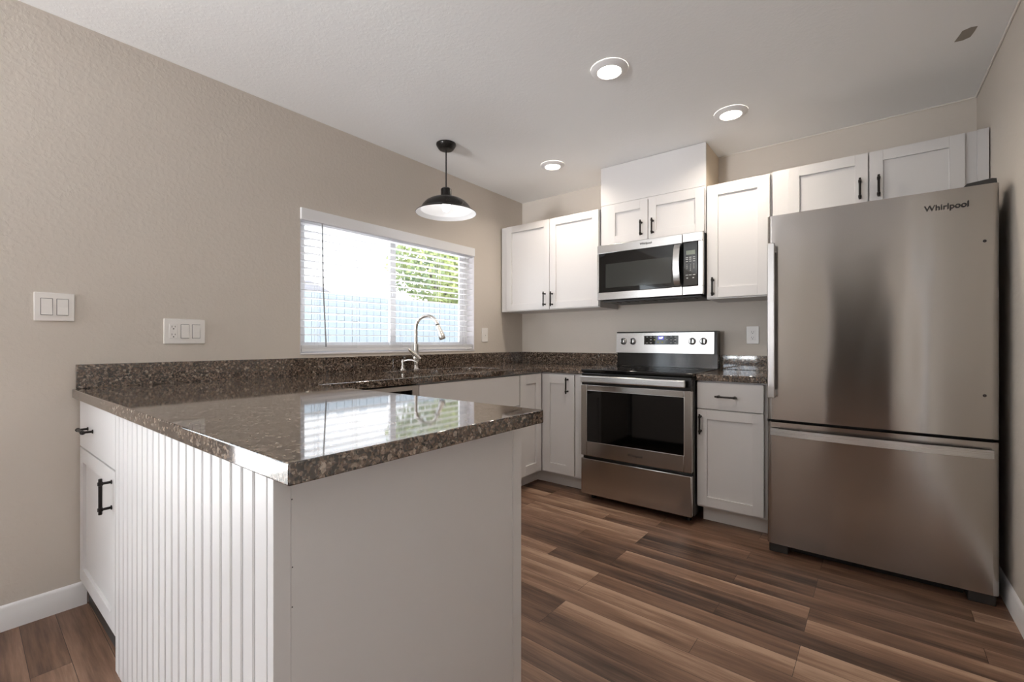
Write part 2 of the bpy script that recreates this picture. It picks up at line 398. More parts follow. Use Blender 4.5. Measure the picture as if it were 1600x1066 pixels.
# unseen hallway added behind the rear doorway as the refrigerator's dark reflection
m = MB(); hx0, hx1, hy = HD[0] - .15, W + .12, YR - 4.5
m.box(hx0 - .1, hx0, hy, YR - .121, 0, H); m.box(hx1, hx1 + .1, hy, YR - .121, 0, H); m.box(hx0 - .1, hx1 + .1, hy - .1, hy, 0, H)
struct(m.obj('wall_added_hall', M['wall'], None, 0))
struct(MB().box(hx0 - .1, hx1 + .1, hy - .1, YR - .121, H, H + .1).obj('ceiling_added_hall', M['ceiling'], None, 0))
struct(MB().box(hx0 - .1, hx1 + .1, hy - .1, YR - .121, -.1, 0).obj('floor_added_hall', M['floor'], None, 0))
m = MB()
for a in ((HD[0] - .065, HD[0], 0, HD[3] + .065), (HD[1], HD[1] + .065, 0, HD[3] + .065), (HD[0], HD[1], HD[3], HD[3] + .065)): m.box(a[0], a[1], YR, YR + .016, a[2], a[3], .003)
struct(m.obj('trim_2', M['trimwhite']))
# unseen white panel door added on the right wall for the refrigerator's bright streak
m = MB(); wx = lambda u, d, z: (W - d, u, z)
m = MB(wx); m.box(-4.15, -3.40, .002, .012, .008, 2.03, .002)
for za, zb in ((.15, .95), (1.10, 1.90)):
    for ua, ub in ((-4.06, -3.81), (-3.74, -3.49)): m.box(ua, ub, .011, .018, za, zb, .006)
dd = struct(m.obj('door_added', M['trimwhite']))
m = MB(wx)
for a in ((-4.22, -4.155, 0, 2.10), (-3.395, -3.33, 0, 2.10), (-4.155, -3.395, 2.035, 2.10)): m.box(a[0], a[1], .001, .018, a[2], a[3], .003)
m.obj('door_casing', M['trimwhite'], dd)
MB(wx).lathe([(.03, 0), (.03, .006), (.012, .012), (.012, .03), (.027, .045), (.026, .06), (.001, .066)], (-3.47, .018, .95), 24, ax=(-1, 0, 0)).obj('door_knob', M['nickel'], dd)
m = MB(); m.tube([(W - .004, YR, H - .004), (W - .004, -.006, H - .004), (W - .0045, -.005, H - .004)], .005, 8)
m.tube([(W, -.004, H - .004), (2.6, -.004, H - .004), (1.80, -.004, H - .004)], .0045, 8)
struct(m.obj('trim_1', M['caulk'], None))

# kitchen window: vinyl slider with reveal, sill
y0, y1, z0, z1 = KW
wf = MB()
for b in ((y0, y1, z0, z0 + .035), (y0, y1, z1 - .035, z1), (y0, y0 + .035, z0 + .035, z1 - .035), (y1 - .035, y1, z0 + .035, z1 - .035)):
    wf.box(-.135, -.085, b[0], b[1], b[2], b[3], .003)
win = struct(wf.obj('window_1', M['vinyl']))
ym = -1.445
def sash(name, ya, yb, x0, x1):
    s = MB()
    for b in ((ya, yb, z0 + .035, z0 + .075), (ya, yb, z1 - .075, z1 - .035), (ya, ya + .05, z0 + .075, z1 - .075), (yb - .05, yb, z0 + .075, z1 - .075)):
        s.box(x0, x1, b[0], b[1], b[2], b[3], .003)
    o = s.obj(name, M['vinyl'], win)
    MB().box((x0 + x1) / 2 - .002, (x0 + x1) / 2 + .002, ya + .05, yb - .05, z0 + .075, z1 - .075).obj('pane', M['glass'], o, 0)
sash('window_sash', y0 + .035, ym + .03, -.128, -.110); sash('window_sash', ym - .03, y1 - .035, -.107, -.089)
MB().box(-.089, -.080, ym - .018, ym + .018, 1.44, 1.49, .003).obj('window_latch', M['vinyl'], win)
r = MB()
r.box(-.085, .006, y0, y1, z0 - .0, z0 + .010, .002)
r.obj('window_sill', M['reveal'], win)
for a in (y0, y1 - .004): MB().box(-.085, -.0005, a, a + .004, z0 + .012, z1 - .001).obj('reveal_lining', M['reveal'], win)

# patio glass door, and unseen rear window added to let in light
def open_frame(name, xf, u0, u1, z0, z1, mid):
    f = MB(xf); t = .06
    for b in ((u0, u1, z0, z0 + t), (u0, u1, z1 - t, z1), (u0, u0 + t, z0 + t, z1 - t), (u1 - t, u1, z0 + t, z1 - t), (mid - t / 2, mid + t / 2, z0 + t, z1 - t)):
        f.box(b[0], b[1], -.11, -.05, b[2], b[3], .003)
    o = struct(f.obj(name, M['vinyl']))
    MB(xf).box(u0 + t, mid - t / 2, -.083, -.079, z0 + t, z1 - t).obj('pane', M['glass'], o, 0)
    MB(xf).box(mid + t / 2, u1 - t, -.083, -.079, z0 + t, z1 - t).obj('pane', M['glass'], o, 0)
open_frame('door_2', face_x(0), *PD, (PD[0] + PD[1]) / 2)
open_frame('window_added', lambda u, d, z: (u, YR + d, z), *RW, (RW[0] + RW[1]) / 2)

# ------------------------------------------------------------------ worktops with backsplash
def counter(name, poly, zlo, zhi, hole=None):
    m = MB(); m.prism(poly, zlo, zhi); o = m.obj(name, M['granite'], None, 0)
    mods = []
    cut = None
    if hole:
        c = MB(); x0, x1, ya, yb, rr = hole; pts = []
        for cx, cy, a0 in ((x1 - rr, yb - rr, 0), (x0 + rr, yb - rr, 90), (x0 + rr, ya + rr, 180), (x1 - rr, ya + rr, 270)):
            pts += [(cx + rr * math.cos(math.radians(a0 + k * 9)), cy + rr * math.sin(math.radians(a0 + k * 9))) for k in range(11)]
        c.prism(pts, zlo - .05, zhi + .05); cut = c.obj('cutter', M['granite'])
        b = o.modifiers.new('cut', 'BOOLEAN'); b.object = cut; b.operation = 'DIFFERENCE'; b.solver = 'EXACT'
    bv = o.modifiers.new('ease', 'BEVEL'); bv.width = .003; bv.segments = 3; bv.limit_method = 'ANGLE'; bv.angle_limit = math.radians(50)
    bpy.context.view_layer.update()
    me = bpy.data.meshes.new_from_object(o.evaluated_get(bpy.context.evaluated_depsgraph_get()))
    o.modifiers.clear(); o.data = me
    if cut: bpy.data.objects.remove(cut)
    me.set_sharp_from_angle(angle=math.radians(40))
    for p in me.polygons: p.use_smooth = p.area < .004
    return o
CT0, CT1 = .876, .914
SINK = (.135, .510, -1.72, -.92, .07)
ct = counter('worktop', [(.001, -3.150), (1.880, -3.150), (1.880, -2.415), (.640, -2.415), (.640, -.600), (1.030, -.600), (1.030, -.001), (.001, -.001)], CT0, CT1, SINK)
tag(ct, 'long polished brown speckled granite worktop running from the peninsula past the sink', 'countertop')
WORLD[ct.name] = Vector((0, 0, 0))
b = MB(); b.box(.001, .021, -3.140, -.001, CT1 + .0005, 1.016, .002); b.box(.021, 1.030, -.021, -.001, CT1 + .0005, 1.016, .002)
b.obj('backsplash', M['granite'], ct)
ct2 = counter('worktop', [(1.797, -.630), (2.180, -.630), (2.180, -.001), (1.797, -.001)], CT0, CT1)
tag(ct2, 'short granite worktop between the range and the refrigerator', 'countertop'); WORLD[ct2.name] = Vector((0, 0, 0))
MB().box(1.800, 2.180, -.021, -.001, CT1 + .0005, 1.016, .002).obj('backsplash', M['granite'], ct2)

# ------------------------------------------------------------------ base cabinets
# peninsula: cabinet unit by the wall (faces the dining end)
fy = face_y(-3.108)
t = thing('base_cabinet', 'white shaker base cabinet at the wall end of the peninsula, drawer over door', 'cabinet', (.315, -2.8, 0))
MB().box(.004, .618, -3.107, -2.52, .10, CT0 - .001).obj('carcass', M['white'], t)
MB().box(.016, .618, -3.100, -2.56, 0.0, .10).obj('toe_kick', M['darkgrey'], t)
d = slab('drawer', fy, .014, .616, .676, .868, t); pull(fy, .225, .765, False, d)
d = shaker('door', fy, .014, .616, .114, .670, t); pull(fy, .572, .585, True, d)
# peninsula base: bead board, end panel, posts
t = thing('peninsula_base', 'white peninsula base with grooved beadboard side and plain end panel', 'kitchen peninsula', (1.2, -2.75, 0))
bm_ = MB(); bx0, bx1 = .6205, 1.752; nb = 21; pitch = (bx1 - bx0) / nb
for i in range(nb):
    a = bx0 + i * pitch
    bm_.box(a + .0022, a + pitch - .0022, -3.128, -3.116, 0, CT0 - .001, .0016, 2)
    bm_.tube([(a - .0065, -3.1275, 0.002), (a - .0065, -3.1275, CT0 - .003)], .0016, 8) if i else None
bm_.box(bx0, bx1, -3.1185, -3.110, 0, CT0 - .001)
bm_.obj('beadboard_panel', M['white'], t)
c = MB(); c.box(1.7525, 1.777, -3.128, -3.096, 0, CT0 - .001, .0015); c.obj('corner_post', M['white'], t)
c = MB(); c.box(1.757, 1.775, -3.0955, -2.427, 0, CT0 - .001, .0008)
c.obj('end_panel', M['white'], t)
c = MB(); c.box(1.757, 1.777, -2.4265, -2.385, 0, CT0 - .001, .0015); c.obj('end_stile', M['white'], t)
c = MB(); c.box(.66, 1.756, -3.0955, -2.46, .10, CT0 - .001); c.obj('carcass', M['white'], t)
for z in (.825, .70, .62):
    c = MB(); c.lathe([(.0001, .0006), (.0011, .0004), (.0013, 0)], (1.7752, -3.0945 + random.uniform(0, .003), z + random.uniform(-.01, .01)), 8, ax=(1, 0, 0))
    lab(c.obj('nail_mark', M['slot'], t), 'dark nail mark in the panel seam')

# dishwasher
fx = face_x(.610)
t = thing('dishwasher', 'stainless dishwasher with a dark control strip under the sink worktop', 'dishwasher', (.32, -2.1, 0))
MB().box(.06, .608, -2.404, -1.822, .10, CT0 - .002).obj('tub', M['matteblack'], t)
c = MB(fx); c.box(-2.404, -1.8665, 0, .022, .8425, .868, .002); c.box(-2.404, -1.822, 0, .022, .115, .735, .003)
c.box(-2.404, -2.36, 0, .022, .7355, .842, .002); c.box(-1.866, -1.822, 0, .022, .7355, .868, .002)
d = c.obj('door', M['dishsteel'], t)
lab(MB(fx).box(-2.3595, -1.8665, .002, .019, .736, .842, .001).obj('control_panel', M['blackglass'], d), 'black control strip')
MB().box(.10, .56, -2.40, -1.83, 0, .10).obj('toe_kick', M['matteblack'], t)

# sink base
t = thing('sink_cabinet', 'white sink base cabinet with a plain false drawer front below the window', 'cabinet', (.32, -1.35, 0))
c = MB(); c.box(.592, .610, -1.820, -.872, .10, CT0 - .001, .001); c.box(.03, .591, -1.820, -1.804, .10, CT0 - .001); c.box(.03, .591, -.888, -.872, .10, CT0 - .001); c.box(.03, .591, -1.803, -.889, .10, .118)
c.obj('carcass', M['white'], t)
slab('false_drawer_front', fx, -1.816, -.878, .648, .866, t)
shaker('door', fx, -1.816, -1.349, .114, .642, t); shaker('door', fx, -1.345, -.878, .114, .642, t)
MB().box(.50, .53, -1.82, -.872, 0, .10).obj('toe_kick', M['toe'], t)

# corner cabinet with a folding pair of doors
fb = face_y(-.572)
t = thing('corner_cabinet', 'white corner base cabinet with two shaker leaves meeting at the inside corner', 'cabinet', (.45, -.4, 0))
c = MB(); c.prism([(.03, -.868), (.610, -.868), (.610, -.572), (1.028, -.572), (1.028, -.03), (.03, -.03)], .10, CT0 - .001)
c.obj('carcass', M['white'], t)
shaker('door', fx, -.868, -.596, .114, .866, t, st=.07)
d = shaker('door', fb, .636, .920, .114, .866, t, st=.07); pull(fb, .866, .785, True, d)
slab('filler_strip', fb, .926, 1.030, .114, .872, t, th=.012)
c = MB(); c.prism([(.30, -.868), (.53, -.868), (.53, -.50), (1.028, -.50), (1.028, -.30), (.30, -.30)], 0, .10); c.obj('toe_kick', M['toe'], t)

# base cabinet right of the range
fr_ = face_y(-.600)
t = thing('base_cabinet', 'narrow white base cabinet between range and refrigerator, drawer over shaker door', 'cabinet', (1.98, -.3, 0))
MB().box(1.800, 2.178, -.599, -.03, .10, CT0 - .001).obj('carcass', M['white'], t)
d = slab('drawer', fr_, 1.802, 2.164, .705, .866, t); pull(fr_, 1.971, .785, False, d)
d = shaker('door', fr_, 1.802, 2.164, .114, .699, t); pull(fr_, 1.824, .612, True, d)
MB().box(1.815, 2.178, -.530, -.05, 0, .10).obj('toe_kick', M['toe'], t)

# ------------------------------------------------------------------ wall cabinets
fw = face_y(-.330)
t = thing('wall_cabinet', 'white two-door wall cabinet in the corner left of the microwave', 'cabinet', (.5, -.16, 1.38))
MB().box(.015, .998, -.330, -.002, 1.380, 2.140, .001).obj('carcass', M['white'], t)
d = shaker('door', fw, .085, .541, 1.386, 2.136, t); pull(fw, .500, 1.470, True, d)
d = shaker('door', fw, .546, .994, 1.386, 2.136, t); pull(fw, .572, 1.466, True, d)
t = thing('wall_cabinet', 'small white two-door cabinet above the microwave with a boxed panel to the ceiling', 'cabinet', (1.4, -.16, 1.84))
MB().box(1.006, 1.778, -.330, -.002, 1.842, 2.156, .001).obj('carcass', M['white'], t)
c = MB(); c.box(1.006, 1.777, -.332, -.316, 2.157, H - .002, .001)
c.obj('boxed_panel', M['white'], t)
for a in (1.006, 1.761): lab(MB().box(a, a + .016, -.315, -.002, 2.157, H - .002).obj('boxed_side', M['raw'], t), 'unpainted wood side board')
d = shaker('door', fw, 1.075, 1.384, 1.850, 2.138, t); pull(fw, 1.340, 1.934, True, d, .112)
d = shaker('door', fw, 1.389, 1.770, 1.850, 2.138, t); pull(fw, 1.424, 1.934, True, d, .112)
t = thing('wall_cabinet', 'tall single-door white wall cabinet between microwave and refrigerator', 'cabinet', (1.98, -.16, 1.39))
MB().box(1.784, 2.162, -.330, -.002, 1.394, 2.150, .001).obj('carcass', M['white'], t)
d = shaker('door', fw, 1.788, 2.154, 1.402, 2.142, t, st=.068); pull(fw, 1.828, 1.472, True, d)
t = thing('wall_cabinet', 'wide low white two-door cabinet above the refrigerator', 'cabinet', (2.63, -.16, 1.79))
MB().box(2.165, W - .004, -.330, -.002, 1.800, 2.156, .001).obj('carcass', M['white'], t)
MB(fw).box(W - .045, W - .005, .0, .012, 1.800, 2.156, .001).obj('filler_strip', M['white'], t)
d = shaker('door', fw, 2.252, 2.627, 1.806, 2.150, t); pull(fw, 2.592, 1.952, True, d, .118)
d = shaker('door', fw, 2.634, 3.006, 1.806, 2.150, t); pull(fw, 2.672, 1.952, True, d, .118)

# ------------------------------------------------------------------ range
fg = face_y(-.665)
t = thing('range', 'freestanding stainless electric range with black glass top and oven window', 'stove', (1.41, -.35, 0))
rx0, rx1 = 1.037, 1.795
c = MB(); c.box(rx0, rx1, -.664, -.03, .045, .895, .003); c.obj('body', M['black'], t)
for px in (rx0 + .05, rx1 - .05):
    for py in (-.60, -.08): MB().cyl((px, py, 0), (px, py, .046), .018, 12).obj('foot', M['matteblack'], t)
c = MB(); c.box(rx0 - .004, rx1 + .001, -.690, -.1, .896, .920, .006, 3); ck = c.obj('cooktop', M['cooktop'], t)
for (px, py, rr) in ((1.22, -.52, .105), (1.61, -.52, .09), (1.22, -.27, .075), (1.61, -.27, .095)):
    MB().lathe([(rr - .002, 0), (rr - .002, .0004), (rr, .0004), (rr, 0)], (px, py, .9201), 48).obj('burner_ring', M['darkgrey'], ck)
c = MB(fg); c.box(rx0 + .004, rx1 - .004, 0, .03, .805, .894, .004); c.obj('front_band', M['black'], t)
# oven door with its handle rail
c = MB(fg)
ox0, ox1, oz0, oz1 = 1.085, 1.747, .418, .772
c.box(rx0 + .002, ox0, .0, .035, .318, .812, .003); c.box(ox1, rx1 - .002, 0, .035, .318, .812, .003)
c.box(ox0, ox1, 0, .035, .318, oz0, .003); c.box(ox0, ox1, 0, .035, oz1, .812, .003)
od = c.obj('oven_door', M['steel'], t)
MB(fg).box(ox0 - .002, ox1 + .002, .012, .032, oz0 - .002, oz1 + .002, .001).obj('oven_window', M['blackglass'], od)
c = MB(fg); g_ = .003
for a in ((ox0 - g_, ox1 + g_, oz0 - g_, oz0), (ox0 - g_, ox1 + g_, oz1, oz1 + g_), (ox0 - g_, ox0, oz0, oz1), (ox1, ox1 + g_, oz0, oz1)):
    c.box(a[0], a[1], .033, .0365, a[2], a[3], .001)
c.obj('window_bead', M['chrome'], od)
c = MB(fg); c.box(1.050, 1.764, .052, .072, .832, .878, .007, 3); c.box(1.060, 1.10, .028, .054, .842, .868, .003); c.box(1.72, 1.755, .028, .054, .842, .868, .003)
lab(c.obj('door_handle', M['chrome'], od), 'wide flat stainless handle rail')
text_mesh('logo', 'Whirlpool', .024, M['logo'], od, (1.436, -.7005, .367), (1, 0, 0), (0, 0, 1), .0004)
c = MB(fg); c.box(rx0 + .002, rx1 - .002, 0, .035, .050, .298, .005); c.obj('storage_drawer', M['steel'], t)
# back guard
c = MB(); c.prism([(-.030, .921), (-.105, .921), (-.100, 1.022), (-.122, 1.022), (-.112, 1.190), (-.030, 1.190)], rx0, rx1, 'yz')
gd = c.obj('backguard', M['guardblack'], t)
q0, q1 = Vector((0, -.1235, 1.026)), Vector((0, -.1145, 1.184))
up_ = (q1 - q0).normalized(); nrm = Vector((0, -up_.z, up_.y)).normalized()
def fgx(u, d, z):                                                      # sloped face of the guard
    p = q0 + up_ * (z - 1.026) + nrm * d; return (u, p.y, p.z)
def sbox(m, u0, u1, d0, d1, z0, z1):
    vs = [m.bm.verts.new(fgx(u, d, z)) for u in (u0, u1) for d in (d0, d1) for z in (z0, z1)]
    for f in ((0, 1, 3, 2), (4, 6, 7, 5), (0, 4, 5, 1), (2, 3, 7, 6), (0, 2, 6, 4), (1, 5, 7, 3)): m.bm.faces.new([vs[i] for i in f])
c = MB(); sbox(c, rx0 + .001, 1.777, -.001, .004, 1.026, 1.180); c.obj('control_fascia', M['steelflat'], t)
c = MB(); sbox(c, 1.268, 1.530, .004, .0055, 1.090, 1.158); pn = c.obj('clock_panel', M['blackglass'], t)
c = MB(); sbox(c, 1.376, 1.420, .0056, .0060, 1.128, 1.153); c.obj('display', M['displayglow'], pn)
def fpt(u, d, z): return fgx(u, d, z)
text_mesh('clock_digits', '1:07', .019, M['display'], pn, fpt(1.398, .0064, 1.1405), (1, 0, 0), up_, .0004)
for u, z in ((1.292, 1.148), (1.322, 1.148), (1.350, 1.148), (1.476, 1.148), (1.506, 1.148), (1.322, 1.127), (1.476, 1.127), (1.506, 1.127), (1.292, 1.104), (1.322, 1.104), (1.476, 1.104), (1.506, 1.104), (1.445, 1.127)):
    c = MB(); sbox(c, u - .006, u + .006, .0056, .0059, z - .003, z + .003); c.obj('panel_mark', M['mark'], pn)
for u, z in ((1.350, 1.127), (1.378, 1.108), (1.410, 1.108)): c = MB(); sbox(c, u - .005, u + .005, .0056, .0059, z - .004, z + .004); lab(c.obj('panel_mark', M['yellowmark'], pn), 'yellow panel mark')
for u in (1.098, 1.176, 1.628, 1.706):
    k = MB(); p = Vector(fpt(u, .004, 1.115))
    k.lathe([(.024, 0), (.024, .004), (.0205, .006), (.019, .022), (.016, .025), (.001, .026)], p, 28, ax=nrm)
    kn = k.obj('knob', M['steelflat'], t)
    k = MB(); k.lathe([(.0262, 0), (.0262, .0022), (.0245, .003), (.0238, .003)], p, 28, ax=nrm); k.obj('knob_ring', M['matteblack'], kn)
    k = MB(); q = p + nrm * .014; k.box(q.x - .0045, q.x + .0045, q.y - .022, q.y + .004, q.z - .022, q.z + .022, .003); k.obj('grip_bar', M['black'], kn)

# ------------------------------------------------------------------ over-the-range microwave
fm = face_y(-.385)
t = thing('microwave', 'stainless over-the-range microwave with black door glass and keypad', 'microwave', (1.4, -.2, 1.42))
mx0, mx1, mz0, mz1 = 1.020, 1.781, 1.420, 1.836
MB().box(mx0 + .002, mx1 - .002, -.384, -.010, mz0 + .004, mz1, .002).obj('body', M['matteblack'], t)
c = MB(fm); c.box(mx0, 1.650, 0, .035, 1.772, mz1 - .002, .003); c.box(mx0, 1.650, 0, .035, mz0 + .004, 1.480, .003); c.box(mx0, 1.034, 0, .035, 1.480, 1.772, .002)
dr = c.obj('door', M['steelflat'], t)
MB(fm).box(1.034, 1.650, .004, .0345, 1.480, 1.772, .002).obj('door_glass', M['blackglass'], dr)
MB(fm).box(1.090, 1.578, .034, .0352, 1.512, 1.690, .0008).obj('mesh_window', M['ovenglass'], dr)
c = MB(fm)
pts = [(1.622, .036 + .038 * math.sin(math.pi * k / 16) ** .6, 1.490 + .276 * k / 16) for k in range(17)]
for A, B in zip(pts, pts[1:]):
    vs = []
    for P_ in (A, B):
        for du, dd in ((-.020, 0), (.020, 0), (.020, .010), (-.020, .010)): vs.append(c.bm.verts.new(c.P((P_[0] + du, P_[1] + dd, P_[2]))))
    for i in range(4): c.bm.faces.new((vs[i], vs[(i + 1) % 4], vs[4 + (i + 1) % 4], vs[4 + i]))
    if A is pts[0]: c.bm.faces.new(vs[:4])
    if B is pts[-1]: c.bm.faces.new(vs[4:])
bmesh.ops.remove_doubles(c.bm, verts=c.bm.verts[:], dist=1e-6)
lab(c.obj('door_handle', M['chrome'], dr), 'bowed stainless handle')
c = MB(fm); c.box(1.652, mx1, 0, .035, 1.776, mz1 - .002, .003); c.box(1.652, mx1, 0, .035, mz0 + .004, 1.480, .003); c.box(1.753, mx1, 0, .035, 1.480, 1.776, .002)
fp = c.obj('side_fascia', M['steelflat'], t)
kp = MB(fm).box(1.654, 1.753, .004, .036, 1.480, 1.776, .006).obj('keypad', M['blackglass'], t)
MB(fm).box(1.676, 1.733, .0355, .0365, 1.690, 1.718).obj('display', M['lcd'], kp)
def kmark(u, z, a, b_): MB(fm).box(u - a, u + a, .0355, .0364, z - b_, z + b_).obj('key_mark', M['mark'], kp)
for z in (1.672, 1.660, 1.646):
    for u in (1.681, 1.703, 1.727): kmark(u, z, .007, .0025)
for r_, row in enumerate(('123', '456', '789', ' 0 ')):
    for k, ch in enumerate(row):
        if ch != ' ': text_mesh('digit', ch, .0125, M['mark'], kp, (1.681 + .0225 * k, -.4213, 1.624 - .0125 * r_), (1, 0, 0), (0, 0, 1), .0004)
for u in (1.681, 1.703, 1.727): kmark(u, 1.555, .008, .0025)
for u in (1.683, 1.722): kmark(u, 1.5355, .005, .0035)
text_mesh('logo', 'Whirlpool', .021, M['logo'], dr, (1.398, -.4207, 1.806), (1, 0, 0), (0, 0, 1), .0004)
c = MB(); c.box(mx0 + .03, mx1 - .02, -.375, -.05, mz0 - .010, mz0 + .003, .003)
for k in range(9): c.box(mx0 + .09 + k * .07, mx0 + .13 + k * .07, -.36, -.27, mz0 - .014, mz0 - .009, .001)
c.obj('vent_grille', M['darkgrey'], t)

# ------------------------------------------------------------------ refrigerator
t = thing('refrigerator', 'large stainless bottom-freezer refrigerator beside the right wall', 'refrigerator', (2.63, -.4, 0))
fx0, fx1 = 2.205, 3.055
MB().box(fx0 + .01, fx1 - .01, -.700, -.04, .03, 1.758, .006).obj('body', M['darkgrey'], t)
def bowed(name, z0, z1):
    """door slab with a slightly bowed front and rounded sides"""
    m_ = MB(); w_ = fx1 - fx0; pts = [(fx0, -.702)]
    n_ = 40
    for k in range(n_ + 1):
        s_ = k / n_; e = min(s_, 1 - s_) * w_
        rr = .020; y = -.785 - .005 * math.sin(math.pi * s_)
        if e < rr: y += rr - math.sqrt(max(rr * rr - (rr - e) ** 2, 0))
        pts.append((fx0 + s_ * w_, y))
    extra = []
    for k in (1, 2, 3, 4, 5, 6):
        s_ = rr * (1 - math.cos(k / 6 * math.pi / 2)) / w_
        extra += [(fx0 + s_ * w_, -.785 - .005 * math.sin(math.pi * s_) + rr - math.sqrt(max(rr * rr - (rr - s_ * w_) ** 2, 0)))]
    body = [p for p in pts[1:] if fx0 + rr < p[0] < fx1 - rr]
    mir = [(fx0 + fx1 - a, b_) for a, b_ in extra[::-1]]
    poly = [(fx0, -.702), (fx0, -.765)] + extra + body + mir + [(fx1, -.765), (fx1, -.702)]
    m_.prism(poly, z0, z1); return m_.obj(name, M['steel'], t, 40)
d1 = bowed('door', .704, 1.774)
d2 = bowed('freezer_drawer', .052, .690)
c = MB(); c.box(fx0 + .012, fx1 - .012, -.704, -.700, .688, .706); c.box(fx0 + .012, fx1 - .012, -.735, -.704, .6905, .7035); c.obj('gasket', M['matteblack'], t)
c = MB(); c.box(2.214, 2.248, -.842, -.828, .820, 1.622, .004); c.box(2.216, 2.246, -.830, -.780, .826, .862, .003); c.box(2.216, 2.246, -.830, -.780, 1.580, 1.616, .003)
lab(c.obj('door_handle', M['barsteel'], d1), 'tall flat stainless bar handle')
c = MB()
n_ = 28; pr_ = []
for k in range(n_ + 1):
    s_ = k / n_; x = 2.224 + s_ * (3.034 - 2.224); yo = -.812 - .026 * math.sin(math.pi * s_) ** .7
    pr_.append((x, yo))
poly = pr_ + [(x, y + .012) for x, y in pr_[::-1]]
c.prism(poly, .626, .662); c.box(2.226, 2.252, -.812, -.783, .630, .658, .002); c.box(3.006, 3.032, -.812, -.783, .630, .658, .002)
lab(c.obj('drawer_handle', M['chrome'], d2), 'wide curved stainless drawer handle')
text_mesh('logo', 'Whirlpool', .034, M['logo'], d1, (2.893, -.7915, 1.700), (1, 0, 0), (0, 0, 1), .0005, depth=.0012)
c = MB(); c.prism([(2.945, 1.775), (2.96, 1.792), (3.035, 1.800), (3.048, 1.797), (3.050, 1.775)], -.765, -.60, 'xz'); c.obj('hinge_cover', M['darkgrey'], t)
c = MB(); c.box(fx0 + .10, fx1 - .10, -.715, -.690, .004, .048, .003); c.box(fx0 + .10, fx1 - .10, -.722, -.714, .024, .028, .001); c.obj('toe_grille', M['matteblack'], t)
for a in (2.212, 2.962): MB().box(a, a + .085, -.765, -.66, .0, .046, .004).obj('foot', M['darkgrey'], t)
for x, z in ((3.010, 1.535), (3.010, .885)): MB().lathe([(.001, .0012), (.005, .001), (.006, 0)], (x, -.7858, z), 14, ax=(0, -1, 0)).obj('hole_plug', M['slot'], d1)

# ------------------------------------------------------------------ sink, faucet, soap pump
t = thing('sink', 'undermount stainless sink set in the granite below the window', 'sink', (.345, -1.3, .72))
x0, x1, ya, yb, rr = SINK
def rrect(x0, x1, ya, yb, rr):
    pts = []
    for cx, cy, a0 in ((x1 - rr, yb - rr, 0), (x0 + rr, yb - rr, 90), (x0 + rr, ya + rr, 180), (x1 - rr, ya + rr, 270)):
        pts += [(cx + rr * math.cos(math.radians(a0 + k * 15)), cy + rr * math.sin(math.radians(a0 + k * 15))) for k in range(7)]
    return pts
m = MB(); rings = []
for grow, z in ((.020, .8745), (.004, .8745), (.003, .870), (-.004, .740), (-.02, .722), (-.12, .716)):
    rings.append([m.bm.verts.new((a, b_, z)) for a, b_ in rrect(x0 - grow, x1 + grow, ya - grow, yb + grow, max(rr + grow, .02))])
m.skin(rings, False, True); so = m.obj('basin', M['nickel'], t, 40)
sol = so.modifiers.new('sheet', 'SOLIDIFY'); sol.thickness = .0012; sol.offset = 1
MB().lathe([(.001, .003), (.03, .003), (.042, .001), (.044, 0)], (.345, -1.3, .7165), 28).obj('drain', M['chrome'], t)

t = thing('faucet', 'brushed nickel gooseneck pull-down faucet behind the sink', 'faucet', (.072, -1.375, .914))
fx_, fyy = .072, -1.375
m = MB(); m.lathe([(.027, 0), (.027, .004), (.019, .008), (.0155, .018), (.0150, .030), (.019, .048), (.027, .066), (.029, .082), (.026, .100), (.022, .115), (.0195, .128), (.0195, .178), (.017, .182)], (fx_, fyy, .9145), 32, True, True)
m.obj('body', M['nickel'], t)
pts = []; rad = .088; zt = 1.208
d_ = Vector((.94, .34, 0)).normalized()
for k in range(4): pts.append((fx_, fyy, 1.09 + (zt - 1.09) * k / 3))
for k in range(1, 19):
    a = math.radians(k * 9.0); pts.append((fx_ + d_.x * rad * (1 - math.cos(a)), fyy + d_.y * rad * (1 - math.cos(a)), zt + rad * math.sin(a)))
m = MB(); m.tube(pts, .0125, 18); m.obj('gooseneck', M['nickel'], t)
e = Vector(pts[-1]); e2 = (e - Vector(pts[-2])).normalized()
m = MB(); m.tube([e, e + e2 * .008], .0138, 18); sp0 = m.obj('spray_collar', M['matteblack'], t)
m = MB(); q = [e + e2 * s_ for s_ in (.008, .02, .05, .085, .105, .112)]
m.tube(q, [.0135, .0145, .018, .0225, .0235, .021], 20); m.obj('spray_head', M['nickel'], t)
m = MB(); hb = Vector((fx_ + .018, fyy - .012, 1.012)); hd = Vector((-.25, -.70, .62)).normalized()
m.tube([hb - hd * .035 + Vector((.01, 0, 0)), hb - hd * .01, hb + hd * .02, hb + hd * .055, hb + hd * .075], [.008, .014, .0125, .009, .006], 14); m.obj('lever', M['nickel'], t)
t = thing('soap_pump', 'small brushed nickel soap pump left of the faucet', 'soap dispenser', (.070, -1.49, .914))
px, py = .070, -1.490
m = MB(); m.lathe([(.021, 0), (.021, .004), (.016, .008), (.0125, .012), (.0125, .030), (.011, .032), (.011, .052), (.0125, .054), (.0125, .070), (.011, .073)], (px, py, .9145), 24, True, True); m.obj('body', M['nickel'], t)
m = MB(); m.tube([(px, py, .974), (px + .03, py + .02, .984), (px + .062, py + .035, .983), (px + .086, py + .045, .972), (px + .09, py + .047, .966)], [.006, .0065, .006, .0055, .005], 12); m.obj('spout', M['nickel'], t)

